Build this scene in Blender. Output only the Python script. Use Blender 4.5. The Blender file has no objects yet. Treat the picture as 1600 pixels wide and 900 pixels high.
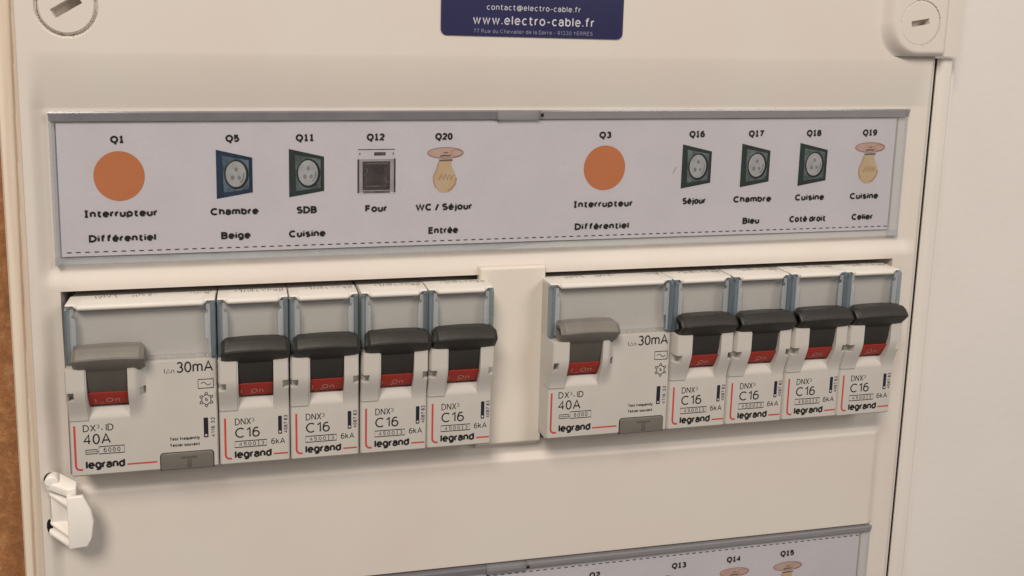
import bpy, math, random
from mathutils import Matrix, Vector
random.seed(7)
S = 0.001                                   # everything below is in millimetres
scene = bpy.context.scene
COL = scene.collection

# ------------------------------------------------------------------ camera
CX, CZ, CH, RX, RY, RZ, F = 44.24953, 103.93754, 217.05455, -0.14337, -0.1904, 0.01017, 1329.37479
cam_data = bpy.data.cameras.new("camera"); cam = bpy.data.objects.new("camera", cam_data); COL.objects.link(cam)
R = Matrix.Rotation(RZ, 3, 'Z') @ Matrix.Rotation(RY, 3, 'Y') @ Matrix.Rotation(RX, 3, 'X')
M = Matrix(((1, 0, 0), (0, 0, -1), (0, 1, 0)))
cam.matrix_world = Matrix.Translation((CX*S, -CH*S, CZ*S)) @ (M @ R).to_4x4()
cam_data.sensor_width = 36; cam_data.lens = F/1600*36
cam_data.shift_x = 152.7786/1600; cam_data.shift_y = -180.475/1600
cam_data.clip_start = 0.005; cam_data.clip_end = 50
cam_data.dof.use_dof = True; cam_data.dof.focus_distance = 0.232
cam_data.dof.aperture_fstop = cam_data.lens/0.8
scene.camera = cam

# ------------------------------------------------------------------ light
world = bpy.data.worlds.new("World"); scene.world = world; world.use_nodes = True
bg = world.node_tree.nodes["Background"]
bg.inputs[0].default_value = (1.0, 0.89, 0.80, 1); bg.inputs[1].default_value = 0.21
def area(name, loc, target, size, power, color):
    l = bpy.data.lights.new(name, 'AREA'); l.shape = 'DISK'; l.size = size*S; l.energy = power; l.color = color
    o = bpy.data.objects.new(name, l); COL.objects.link(o)
    p = Vector((loc[0]*S, -loc[2]*S, loc[1]*S)); t = Vector((target[0]*S, -target[2]*S, target[1]*S))
    o.location = p; o.rotation_euler = (t-p).to_track_quat('-Z', 'Y').to_euler()
    return o
#                 (x, z, h)
area("ceiling_lamp", (-260, 820, 700), (110, 30, 0), 400, 9.6, (1.0, 0.89, 0.785))
area("room_lamp", (760, 640, 900), (150, 20, 0), 500, 5.0, (1.0, 0.93, 0.87))
scene.view_settings.view_transform = 'Standard'; scene.view_settings.look = 'None'
scene.view_settings.exposure = 0; scene.view_settings.gamma = 1
scene.render.engine = 'CYCLES'
scene.cycles.transparent_max_bounces = 16

# ------------------------------------------------------------------ materials
def material(name, color, rough=0.45, spec=0.5, grain=0.04, scale=60, bump=0.0, bscale=400, color2=None, coat=0, metal=0):
    m = bpy.data.materials.new(name); m.use_nodes = True
    nt = m.node_tree; b = nt.nodes["Principled BSDF"]
    b.inputs["Roughness"].default_value = rough; b.inputs["Specular IOR Level"].default_value = spec
    b.inputs["Coat Weight"].default_value = coat; b.inputs["Metallic"].default_value = metal
    tc = nt.nodes.new("ShaderNodeTexCoord")
    n = nt.nodes.new("ShaderNodeTexNoise"); n.inputs["Scale"].default_value = scale; n.inputs["Detail"].default_value = 5
    nt.links.new(tc.outputs["Object"], n.inputs["Vector"])
    mx = nt.nodes.new("ShaderNodeMix"); mx.data_type = 'RGBA'
    c2 = color2 or tuple(c*(1-grain*2.2) for c in color)
    mx.inputs[6].default_value = (*color, 1); mx.inputs[7].default_value = (*c2, 1)
    mr = nt.nodes.new("ShaderNodeMapRange"); mr.inputs[1].default_value = 0.35; mr.inputs[2].default_value = 0.7
    nt.links.new(n.outputs["Fac"], mr.inputs[0]); nt.links.new(mr.outputs[0], mx.inputs[0])
    nt.links.new(mx.outputs[2], b.inputs["Base Color"])
    rr = nt.nodes.new("ShaderNodeMapRange"); rr.inputs[3].default_value = rough*0.88; rr.inputs[4].default_value = min(1, rough*1.15)
    nt.links.new(n.outputs["Fac"], rr.inputs[0]); nt.links.new(rr.outputs[0], b.inputs["Roughness"])
    if bump:
        n2 = nt.nodes.new("ShaderNodeTexNoise"); n2.inputs["Scale"].default_value = bscale; n2.inputs["Detail"].default_value = 3
        nt.links.new(tc.outputs["Object"], n2.inputs["Vector"])
        bp = nt.nodes.new("ShaderNodeBump"); bp.inputs["Strength"].default_value = bump; bp.inputs["Distance"].default_value = 0.0002
        nt.links.new(n2.outputs["Fac"], bp.inputs["Height"]); nt.links.new(bp.outputs[0], b.inputs["Normal"])
    return m
COVER = material("cover_plastic", (0.675, 0.635, 0.58), 0.40, 0.4, 0.03, 26, 0.10, 1100, color2=(0.665, 0.60, 0.55))
BLANK = material("blank_plastic", (0.72, 0.665, 0.59), 0.42, 0.4, 0.02, 30, 0.2, 1400)
FRAME = material("housing_plastic", (0.74, 0.70, 0.65), 0.5, 0.4, 0.03, 25, 0.25, 1200)
BODY = material("device_plastic", (0.55, 0.525, 0.49), 0.5, 0.35, 0.03, 70, 0.2, 1500)
LIP = material("device_lip_plastic", (0.72, 0.69, 0.64), 0.4, 0.45, 0.03, 90, 0.1, 1500)
BLACK = material("black_handle_plastic", (0.027, 0.024, 0.021), 0.5, 0.5, 0.1, 200, 0.3, 1800)
GREY = material("grey_handle_plastic", (0.20, 0.185, 0.165), 0.5, 0.4, 0.05, 200, 0.3, 1800)
GREYNECK = material("dark_grey_neck_plastic", (0.085, 0.077, 0.066), 0.5, 0.35, 0.05, 200, 0.3, 1800)
BUTTON = material("test_button_plastic", (0.17, 0.155, 0.135), 0.5, 0.4, 0.05, 150, 0.3, 1500)
TMARK = material("button_letter", (0.115, 0.105, 0.09), 0.5, 0.4, 0.05, 150)
RED = material("red_indicator", (0.36, 0.032, 0.02), 0.45, 0.4, 0.06, 300)
REDINK = material("red_ink", (0.55, 0.075, 0.05), 0.6, 0.2, 0.05, 300)
INK = material("black_ink", (0.02, 0.018, 0.018), 0.6, 0.2, 0.1, 300)
BLUEINK = material("dark_blue_ink", (0.02, 0.02, 0.035), 0.6, 0.2, 0.1, 300)
PALEINK = material("pale_ink", (0.62, 0.42, 0.36), 0.6, 0.2, 0.05, 300)
WHITEINK = material("white_ink", (0.62, 0.61, 0.66), 0.6, 0.2, 0.05, 300)
DIMINK = material("faint_white_ink", (0.27, 0.27, 0.38), 0.6, 0.2, 0.05, 300)
PAPER = material("paper", (0.67, 0.65, 0.67), 0.8, 0.15, 0.02, 80, 0.3, 900)
ORANGE = material("orange_ink", (0.60, 0.21, 0.08), 0.7, 0.2, 0.03, 60)
NAVY = material("navy_card", (0.028, 0.028, 0.095), 0.4, 0.4, 0.06, 60)
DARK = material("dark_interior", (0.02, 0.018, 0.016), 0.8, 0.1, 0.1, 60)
CLIP = material("white_clip_plastic", (0.86, 0.83, 0.78), 0.32, 0.5, 0.01, 50)
WALLR = material("painted_wall", (0.735, 0.70, 0.67), 0.7, 0.2, 0.03, 14, 0.4, 300)
SOCKBLUE = material("blue_ink", (0.018, 0.045, 0.085), 0.6, 0.2, 0.25, 260)
SOCKGREEN = material("green_grey_ink", (0.026, 0.043, 0.040), 0.6, 0.2, 0.12, 260)
SOCKIN = material("light_green_grey_ink", (0.16, 0.21, 0.20), 0.6, 0.2, 0.3, 500)
SOCKINB = material("light_blue_grey_ink", (0.13, 0.20, 0.26), 0.6, 0.2, 0.3, 500)
SOCKRING = material("ring_ink", (0.018, 0.024, 0.025), 0.6, 0.2, 0.1, 260)
SOCKDISC = material("disc_ink", (0.47, 0.48, 0.48), 0.6, 0.2, 0.1, 400)
SOCKHOLE = material("hole_ink", (0.25, 0.27, 0.27), 0.6, 0.2, 0.1, 400)
OVENGREY = material("oven_grey_ink", (0.17, 0.155, 0.155), 0.6, 0.2, 0.3, 420)
OVENWHITE = material("oven_white_ink", (0.64, 0.62, 0.64), 0.6, 0.2, 0.02, 200)
OVENPANEL = material("oven_panel_ink", (0.42, 0.40, 0.40), 0.6, 0.2, 0.1, 300)
OVENDARK = material("oven_dark_ink", (0.075, 0.06, 0.06), 0.6, 0.2, 0.2, 400)
PINK = material("pink_ink", (0.58, 0.36, 0.31), 0.6, 0.2, 0.08, 300, color2=(0.56, 0.42, 0.33))
PINKEDGE = material("pink_edge_ink", (0.42, 0.25, 0.21), 0.6, 0.2, 0.05, 300)
BULB = material("bulb_ink", (0.60, 0.43, 0.23), 0.6, 0.2, 0.05, 300, color2=(0.58, 0.50, 0.36))
BULBEDGE = material("bulb_edge_ink", (0.50, 0.30, 0.17), 0.6, 0.2, 0.05, 300)
BROWN = material("brown_ink", (0.20, 0.13, 0.10), 0.6, 0.2, 0.05, 300)

def clear_material(name, tint, gloss_rough, body=None, body_fac=0.0):
    m = bpy.data.materials.new(name); m.use_nodes = True; nt = m.node_tree
    for n in list(nt.nodes): nt.nodes.remove(n)
    out = nt.nodes.new("ShaderNodeOutputMaterial"); tr = nt.nodes.new("ShaderNodeBsdfTransparent")
    tr.inputs[0].default_value = (*tint, 1)
    gl = nt.nodes.new("ShaderNodeBsdfGlossy"); gl.inputs["Roughness"].default_value = gloss_rough
    lw = nt.nodes.new("ShaderNodeLayerWeight"); lw.inputs[0].default_value = 0.5      # same reflectance on both sides of a thin sheet
    pw = nt.nodes.new("ShaderNodeMath"); pw.operation = 'POWER'; pw.inputs[1].default_value = 4
    ml = nt.nodes.new("ShaderNodeMath"); ml.operation = 'MULTIPLY_ADD'; ml.inputs[1].default_value = 0.8; ml.inputs[2].default_value = 0.04
    nt.links.new(lw.outputs["Facing"], pw.inputs[0]); nt.links.new(pw.outputs[0], ml.inputs[0])
    mix = nt.nodes.new("ShaderNodeMixShader"); nt.links.new(ml.outputs[0], mix.inputs[0])
    if body:
        df = nt.nodes.new("ShaderNodeBsdfDiffuse"); df.inputs[0].default_value = (*body, 1)
        tc = nt.nodes.new("ShaderNodeTexCoord"); n = nt.nodes.new("ShaderNodeTexNoise"); n.inputs["Scale"].default_value = 90
        mp = nt.nodes.new("ShaderNodeMapping"); mp.inputs["Scale"].default_value = (1.5, 1, 0.5)
        nt.links.new(tc.outputs["Object"], mp.inputs[0]); nt.links.new(mp.outputs[0], n.inputs["Vector"])
        mr = nt.nodes.new("ShaderNodeMapRange"); mr.inputs[3].default_value = body_fac*0.6; mr.inputs[4].default_value = min(1, body_fac*1.4)
        nt.links.new(n.outputs["Fac"], mr.inputs[0])
        m2 = nt.nodes.new("ShaderNodeMixShader"); nt.links.new(mr.outputs[0], m2.inputs[0])
        nt.links.new(tr.outputs[0], m2.inputs[1]); nt.links.new(df.outputs[0], m2.inputs[2]); first = m2.outputs[0]
    else: first = tr.outputs[0]
    nt.links.new(first, mix.inputs[1]); nt.links.new(gl.outputs[0], mix.inputs[2]); nt.links.new(mix.outputs[0], out.inputs[0])
    return m
CLEAR = clear_material("clear_plastic", (0.97, 0.975, 0.98), 0.10)
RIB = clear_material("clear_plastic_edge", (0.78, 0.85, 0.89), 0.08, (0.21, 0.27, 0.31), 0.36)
RIBLIGHT = clear_material("clear_plastic_step", (0.92, 0.93, 0.94), 0.08, (0.60, 0.63, 0.66), 0.32)  # paler body colour paints in the highlights on clear edges
BEVEL = clear_material("clear_holder_bevel", (0.74, 0.75, 0.78), 0.12, (0.34, 0.34, 0.37), 0.5)
SHEET = clear_material("clear_sheet", (0.95, 0.95, 0.96), 0.16)

def wall_brown():
    m = bpy.data.materials.new("rough_brown_wall"); m.use_nodes = True; nt = m.node_tree; b = nt.nodes["Principled BSDF"]
    tc = nt.nodes.new("ShaderNodeTexCoord"); mp = nt.nodes.new("ShaderNodeMapping"); mp.inputs["Scale"].default_value = (1, 1, 0.7)
    nt.links.new(tc.outputs["Object"], mp.inputs[0])
    n = nt.nodes.new("ShaderNodeTexNoise"); n.inputs["Scale"].default_value = 330; n.inputs["Detail"].default_value = 9; n.inputs["Roughness"].default_value = 0.7
    nt.links.new(mp.outputs[0], n.inputs["Vector"])
    cr = nt.nodes.new("ShaderNodeValToRGB"); e = cr.color_ramp.elements
    e[0].position = 0.25; e[0].color = (0.20, 0.09, 0.045, 1); e[1].position = 0.82; e[1].color = (0.60, 0.34, 0.18, 1)
    k = cr.color_ramp.elements.new(0.52); k.color = (0.36, 0.155, 0.055, 1)
    nt.links.new(n.outputs["Fac"], cr.inputs[0]); nt.links.new(cr.outputs[0], b.inputs["Base Color"]); b.inputs["Roughness"].default_value = 0.45
    bp = nt.nodes.new("ShaderNodeBump"); bp.inputs["Strength"].default_value = 0.8; bp.inputs["Distance"].default_value = 0.001
    nt.links.new(n.outputs["Fac"], bp.inputs["Height"]); nt.links.new(bp.outputs[0], b.inputs["Normal"])
    return m
BROWNWALL = wall_brown()
def trim_mat():
    m = bpy.data.materials.new("streaked_trim"); m.use_nodes = True; nt = m.node_tree; b = nt.nodes["Principled BSDF"]
    tc = nt.nodes.new("ShaderNodeTexCoord"); mp = nt.nodes.new("ShaderNodeMapping"); mp.inputs["Scale"].default_value = (1, 1, 0.03)
    mp.inputs["Rotation"].default_value = (0, math.radians(-1.2), 0)
    nt.links.new(tc.outputs["Object"], mp.inputs[0])
    n = nt.nodes.new("ShaderNodeTexNoise"); n.inputs["Scale"].default_value = 700; n.inputs["Detail"].default_value = 4
    nt.links.new(mp.outputs[0], n.inputs["Vector"])
    cr = nt.nodes.new("ShaderNodeValToRGB"); e = cr.color_ramp.elements
    e[0].position = 0.33; e[0].color = (0.66, 0.54, 0.44, 1); e[1].position = 0.60; e[1].color = (0.74, 0.66, 0.54, 1)
    nt.links.new(n.outputs["Fac"], cr.inputs[0]); nt.links.new(cr.outputs[0], b.inputs["Base Color"]); b.inputs["Roughness"].default_value = 0.55
    return m
TRIM = trim_mat()

# ------------------------------------------------------------------ mesh helpers (x, z, h in mm; h grows towards the camera)
def P3(x, z, h): return (x*S, -h*S, z*S)
class Geo:
    def __init__(s): s.v = []; s.f = []; s.sm = []
    def add(s, vs, fs, smooth=False):
        o = len(s.v); s.v += vs; s.f += [tuple(i+o for i in f) for f in fs]; s.sm += [smooth]*len(fs); return s
    def box(s, x0, x1, z0, z1, h0, h1):
        return s.prism_h([(x0, z0), (x1, z0), (x1, z1), (x0, z1)], h0, h1)
    def prism_h(s, poly, h0, h1):            # poly in (x,z), counter-clockwise, extruded in h
        n = len(poly); vs = [(x, z, h0) for x, z in poly]+[(x, z, h1) for x, z in poly]
        fs = [tuple(range(n, 2*n)), tuple(range(n-1, -1, -1))]+[(i, (i+1) % n, n+(i+1) % n, n+i) for i in range(n)]
        return s.add(vs, fs)
    def prism_x(s, poly, x0, x1):            # poly in (z,h) extruded in x
        n = len(poly); vs = [(x0, z, h) for z, h in poly]+[(x1, z, h) for z, h in poly]
        fs = [tuple(range(n)), tuple(range(2*n-1, n-1, -1))]+[(i, n+i, n+(i+1) % n, (i+1) % n) for i in range(n)]
        return s.add(vs, fs)
    def prism_z(s, poly, z0, z1):            # poly in (x,h)
        n = len(poly); vs = [(x, z0, h) for x, h in poly]+[(x, z1, h) for x, h in poly]
        fs = [tuple(range(n)), tuple(range(2*n-1, n-1, -1))]+[(i, n+i, n+(i+1) % n, (i+1) % n) for i in range(n)]
        return s.add(vs, fs)
    def flat(s, poly, h): return s.add([(x, z, h) for x, z in poly], [tuple(range(len(poly)))])
    def stroke(s, pts, w, h, closed=False):
        P = list(pts); n = len(P); L = []; Rr = []
        for i in range(n):
            a = P[(i-1) % n] if (closed or i > 0) else P[i]; b = P[(i+1) % n] if (closed or i < n-1) else P[i]
            dx, dz = b[0]-a[0], b[1]-a[1]; l = math.hypot(dx, dz) or 1; nx, nz = -dz/l*w/2, dx/l*w/2
            if closed and n == 4: nx *= 1.414; nz *= 1.414
            L.append((P[i][0]+nx, P[i][1]+nz, h)); Rr.append((P[i][0]-nx, P[i][1]-nz, h))
        m = n if closed else n-1
        return s.add(L+Rr, [(i, n+i, n+(i+1) % n, (i+1) % n) for i in range(m)])
    def ellipse(s, x, z, rx, rz, h, n=40, rot=0):
        c, t = math.cos(rot), math.sin(rot)
        return s.flat([(x+rx*math.cos(a)*c-rz*math.sin(a)*t, z+rx*math.cos(a)*t+rz*math.sin(a)*c) for a in [2*math.pi*k/n for k in range(n)]], h)
    def ring(s, x, z, rx, rz, w, h, n=40, a0=0, a1=2*math.pi):
        full = a1-a0 > 6.28
        pts = [(x+rx*math.cos(a0+(a1-a0)*k/n), z+rz*math.sin(a0+(a1-a0)*k/n)) for k in range(n if full else n+1)]
        return s.stroke(pts, w, h, full)
    def field(s, xs, zs, fn, hole=None, skirt=None):
        nx, nz = len(xs), len(zs)
        vs = [(x, z, fn(x, z)) for z in zs for x in xs]; fs = []
        for j in range(nz-1):
            for i in range(nx-1):
                if hole and hole((xs[i]+xs[i+1])/2, (zs[j]+zs[j+1])/2): continue
                a = j*nx+i; fs.append((a, a+1, a+1+nx, a+nx))
        if skirt is not None:
            edge = {}
            for f in fs:
                for k in range(4):
                    a, b = f[k], f[(k+1) % 4]
                    if (b, a) in edge: del edge[(b, a)]
                    else: edge[(a, b)] = 1
            low = {}
            def lo(i):
                if i not in low: low[i] = len(vs); vs.append((vs[i][0], vs[i][1], skirt))
                return low[i]
            for a, b in list(edge): fs.append((b, a, lo(a), lo(b)))
        return s.add(vs, fs, True)
    def build(s, name, mat, parent=None, bevel=0, smooth_angle=35):
        me = bpy.data.meshes.new(name)
        me.from_pydata([P3(*v) for v in s.v], [], s.f)
        me.polygons.foreach_set("use_smooth", [True]*len(s.f) if (bevel or any(s.sm)) else s.sm)
        me.materials.append(mat); me.validate(); me.update()
        o = bpy.data.objects.new(name, me); COL.objects.link(o)
        if bevel:
            b = o.modifiers.new("bevel", 'BEVEL'); b.width = bevel*S; b.segments = 3; b.limit_method = 'ANGLE'; b.angle_limit = math.radians(25)
            dg = bpy.context.evaluated_depsgraph_get(); nm = bpy.data.meshes.new_from_object(o.evaluated_get(dg)); nm.name = name
            o.modifiers.clear(); o.data = nm; me = nm
        if bevel or any(s.sm): me.set_sharp_from_angle(angle=math.radians(smooth_angle))
        if parent: o.parent = parent
        return o

def rrect(x0, x1, z0, z1, r, n=6, corners=(1, 1, 1, 1)):   # bl, br, tr, tl
    pts = []
    for (cx, cz, a), on in zip(((x0+r, z0+r, 180), (x1-r, z0+r, 270), (x1-r, z1-r, 0), (x0+r, z1-r, 90)), corners):
        if on: pts += [(cx+r*math.cos(math.radians(a+90*k/n)), cz+r*math.sin(math.radians(a+90*k/n))) for k in range(n+1)]
        else:
            sx = -1 if a in (180, 90) else 1; sz = -1 if a in (180, 270) else 1
            pts.append((cx+r*sx, cz+r*sz))
    return pts

# Lettering is drawn with pen strokes: every letter is a list of paths through points (x, y) and arcs
# (cx, cy, rx, ry, start, end) on a body whose capitals are 1 high and whose small letters are 0.73 high.
X = 0.73
LETTERS = {
 'A': (.72, [[(0, 0), (.36, 1), (.72, 0)], [(.12, .32), (.60, .32)]]),
 'B': (.58, [[(0, .53), (.30, .53), (.30, .765, .24, .235, -90, 90), (0, 1), (0, 0), (.32, 0), (.32, .265, .26, .265, -90, 90), (0, .53)]]),
 'C': (.70, [[(.39, .5, .39, .5, 48, 312)]]),
 'D': (.68, [[(0, 0), (0, 1), (.24, 1), (.24, .5, .44, .5, 90, -90), (0, 0)]]),
 'E': (.52, [[(.52, 1), (0, 1), (0, 0), (.52, 0)], [(0, .53), (.47, .53)]]),
 'F': (.50, [[(.50, 1), (0, 1), (0, 0)], [(0, .52), (.44, .52)]]),
 'I': (.0, [[(0, 0), (0, 1)]]),
 'N': (.66, [[(0, 0), (0, 1)], [(.04, .97), (.62, .03)], [(.66, 0), (.66, 1)]]),
 'O': (.78, [[(.39, .5, .39, .5, 0, 360)]]),
 'Q': (.78, [[(.39, .5, .39, .5, 0, 360)], [(.42, .08), (.50, -.22), (.68, -.22)]]),
 'R': (.62, [[(0, 0), (0, 1), (.30, 1), (.30, .745, .25, .255, 90, -90), (0, .49)], [(.28, .49), (.62, 0)]]),
 'S': (.58, [[(.29, .76, .27, .24, 38, 270), (.29, .26, .29, .26, 90, -145)]]),
 'T': (.64, [[(0, 1), (.64, 1)], [(.32, 1), (.32, 0)]]),
 'W': (1.04, [[(0, 1), (.26, 0), (.52, 1), (.78, 0), (1.04, 1)]]),
 'X': (.62, [[(0, 0), (.62, 1)], [(0, 1), (.62, 0)]]),
 'Y': (.62, [[(0, 1), (.31, .5), (.62, 1)], [(.31, .5), (.31, 0)]]),
 'a': (.46, [[(.03, .55), (.23, .50, .22, .23, 145, 0), (.46, 0)], [(.46, .42), (.20, .42), (.20, .21, .20, .21, 90, 270), (.30, 0), (.46, .14)]]),
 'b': (.50, [[(0, 1), (0, 0)], [(.25, .365, .25, .365, 0, 360)]]),
 'c': (.46, [[(.26, .365, .26, .365, 50, 310)]]),
 'd': (.50, [[(.50, 1), (.50, 0)], [(.25, .365, .25, .365, 0, 360)]]),
 'e': (.53, [[(.01, .38), (.53, .38), (.265, .365, .265, .365, 4, 318)]]),
 'f': (.38, [[(.14, 0), (.14, .78), (.34, .78, .20, .22, 180, 90), (.40, 1)], [(0, .73), (.36, .73)]]),
 'g': (.50, [[(.25, .365, .25, .365, 0, 360)], [(.50, .73), (.50, -.03), (.25, -.03, .25, .22, 0, -140)]]),
 'h': (.47, [[(0, 0), (0, 1)], [(0, .46), (.235, .47, .235, .26, 180, 0), (.47, 0)]]),
 'i': (.0, [[(0, 0), (0, .73)], [(0, .90), (0, 1.02)]]),
 'j': (.10, [[(.10, .73), (.10, -.05), (-.06, -.05, .16, .2, 0, -90)], [(.10, .90), (.10, 1.02)]]),
 'k': (.46, [[(0, 0), (0, 1)], [(.42, .73), (.02, .34)], [(.16, .46), (.46, 0)]]),
 'l': (.0, [[(0, 0), (0, 1)]]),
 'm': (.80, [[(0, 0), (0, .73)], [(0, .48), (.20, .50, .20, .23, 180, 0), (.40, 0)], [(.40, .48), (.60, .50, .20, .23, 180, 0), (.80, 0)]]),
 'n': (.47, [[(0, 0), (0, .73)], [(0, .46), (.235, .47, .235, .26, 180, 0), (.47, 0)]]),
 'o': (.54, [[(.27, .365, .27, .365, 0, 360)]]),
 'p': (.50, [[(0, .73), (0, -.27)], [(.25, .365, .25, .365, 0, 360)]]),
 'q': (.50, [[(.50, .73), (.50, -.27)], [(.25, .365, .25, .365, 0, 360)]]),
 'r': (.24, [[(0, 0), (0, .73)], [(0, .42), (.24, .42, .24, .29, 180, 80)]]),
 's': (.44, [[(.22, .555, .20, .175, 38, 270), (.22, .19, .22, .19, 90, -145)]]),
 't': (.36, [[(.13, .95), (.13, .2), (.32, .2, .19, .2, 180, 270), (.38, 0)], [(0, .73), (.36, .73)]]),
 'u': (.47, [[(0, .73), (0, .26), (.235, .26, .235, .26, 180, 360)], [(.47, .73), (.47, 0)]]),
 'v': (.52, [[(0, .73), (.26, 0), (.52, .73)]]),
 'w': (.76, [[(0, .73), (.19, 0), (.38, .73), (.57, 0), (.76, .73)]]),
 'y': (.52, [[(0, .73), (.27, .02)], [(.52, .73), (.18, -.27), (.04, -.27)]]),
 '0': (.52, [[(.26, .5, .26, .5, 0, 360)]]),
 '1': (.24, [[(0, .78), (.24, 1), (.24, 0)]]),
 '2': (.52, [[(.26, .73, .25, .27, 165, -35), (0, 0), (.53, 0)]]),
 '3': (.50, [[(.24, .76, .22, .24, 150, -90), (.24, .26, .26, .26, 90, -150)]]),
 '4': (.56, [[(.42, 0), (.42, 1), (0, .30), (.56, .30)]]),
 '5': (.50, [[(.48, 1), (.06, 1), (.03, .52), (.24, .32, .26, .32, 130, -145)]]),
 '6': (.52, [[(.26, .31, .26, .31, 180, -180)], [(.0, .31), (.01, .45), (.30, .45, .29, .55, 165, 62)]]),
 '7': (.50, [[(0, 1), (.50, 1), (.16, 0)]]),
 '8': (.52, [[(.26, .76, .22, .24, -90, 270)], [(.26, .26, .26, .26, 90, 450)]]),
 '9': (.52, [[(.26, .69, .26, .31, 0, 360)], [(.52, .69), (.51, .55), (.22, .55, .29, .55, -15, -118)]]),
 '-': (.28, [[(0, .38), (.28, .38)]]),
 '.': (.0, [[(0, 0), (0, .12)]]),
 '/': (.36, [[(0, -.12), (.36, 1.02)]]),
 '@': (.90, [[(.45, .38, .18, .22, 0, 360)], [(.63, .62), (.63, .25), (.76, .25, .13, .12, 180, 300), (.47, .38, .45, .5, -10, 300)]]),
}
LETTERS['\u00e9'] = (.53, LETTERS['e'][1]+[[(.20, .84), (.36, 1.04)]])
def path_points(path, seg=14):
    out = []
    for q in path:
        if len(q) == 2: out.append(q)
        else:
            cx, cy, rx, ry, a0, a1 = q; n = max(4, int(abs(a1-a0)/360*seg*2))
            out += [(cx+rx*math.cos(math.radians(a0+(a1-a0)*k/n)), cy+ry*math.sin(math.radians(a0+(a1-a0)*k/n))) for k in range(n+1)]
    cl = []
    for p in out:
        if not cl or math.hypot(p[0]-cl[-1][0], p[1]-cl[-1][1]) > 1e-4: cl.append(p)
    return cl
def pen(geo, pts, w, h):
    """a flat pen stroke with mitred joints"""
    closed = math.hypot(pts[0][0]-pts[-1][0], pts[0][1]-pts[-1][1]) < 1e-3
    if closed: pts = pts[:-1]
    n = len(pts); A = []; B = []
    for i in range(n):
        p = pts[i]
        def unit(a, b):
            l = math.hypot(b[0]-a[0], b[1]-a[1]) or 1; return ((b[0]-a[0])/l, (b[1]-a[1])/l)
        d0 = unit(pts[i-1], p) if (i or closed) else unit(p, pts[i+1])
        d1 = unit(p, pts[(i+1) % n]) if (i < n-1 or closed) else d0
        nx, ny = -(d0[1]+d1[1]), d0[0]+d1[0]; l = math.hypot(nx, ny)
        if l < 0.25: nx, ny, l = -d0[1], d0[0], 1
        nx, ny = nx/l, ny/l; m = min(1.7, 1/max(0.3, nx*-d0[1]+ny*d0[0]))
        A.append((p[0]+nx*m*w/2, p[1]+ny*m*w/2, h)); B.append((p[0]-nx*m*w/2, p[1]-ny*m*w/2, h))
    k = n if closed else n-1
    geo.add(A+B, [(i, n+i, n+(i+1) % n, (i+1) % n) for i in range(k)])
def text(geo, txt, x0, x1, zbase, cap, h, weight=0.105, rot=0, gap=0.20, serif=False):
    """lettering spanning x0..x1 on baseline zbase with capital height cap; rot=90 reads upward"""
    t = weight*cap; adv = 0; items = []
    for c in txt:
        if c == ' ': adv += 0.34; continue
        w, paths = LETTERS[c]
        if serif and c in 'I1':
            w = 0.36 if c == 'I' else 0.44
            paths = [[(.18, 0), (.18, 1)], [(0, 0), (.36, 0)], [(0, 1), (.36, 1)]] if c == 'I' else [[(.02, .84), (.22, .98), (.22, 0)], [(0, 0), (.44, 0)]]
        items.append((adv, paths)); adv += w+gap+weight
    total = adv-gap-weight
    if x1 is None: x1 = x0+total*cap*0.9+t
    sx = (x1-x0-t)/max(total, 1e-6) if total > 0 else 1; lift = 0
    for a, paths in items:
        for p in paths:
            q = [(x0+t/2+(a+x)*sx, t/2+y*(cap-t)) for x, y in path_points(p)]
            if rot: q = [(zbase-y, x) for x, y in q]
            else: q = [(x, zbase+y) for x, y in q]
            pen(geo, q, t, h+lift); lift = (lift+0.004) % 0.03

def smooth(a, b, t):
    t = max(0.0, min(1.0, (t-a)/(b-a))); return t*t*(3-2*t)
def thing(name, label, cat, loc=(0, 0, 0), group=None):
    o = bpy.data.objects.new(name, None); COL.objects.link(o); o.location = P3(*loc); o.empty_display_size = 0.01
    o['label'] = label; o['category'] = cat
    if group: o['group'] = group
    return o
def frange(a, b, d):
    n = max(1, round((b-a)/d)); return [a+(b-a)*k/n for k in range(n+1)]
def grid(a, b, d, edges=()):
    v = set(round(t, 3) for t in frange(a, b, d))
    for e in edges:
        for q in (e-0.06, e+0.06):
            if a < q < b: v.add(round(q, 3))
    v = sorted(v); out = [v[0]]
    for t in v[1:]:
        if t-out[-1] > 0.04: out.append(t)
    return out

# ------------------------------------------------------------------ setting: walls and the housing
g = Geo(); g.box(-400, -14.9, -300, 400, -60, -7)
w = g.build("wall_left", BROWNWALL); w['kind'] = 'structure'
w['label'] = 'rough orange-brown wall surface at the left edge'
def wr(x, z): return -6.0+0.25*math.sin(x*0.05+z*0.02)
g = Geo(); g.field(frange(240.6, 700, 12), frange(-300, 400, 15), wr, skirt=-60)
w = g.build("wall_right", WALLR); w['kind'] = 'structure'
w['label'] = 'smooth cream painted wall to the right of the cabinet'

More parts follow.
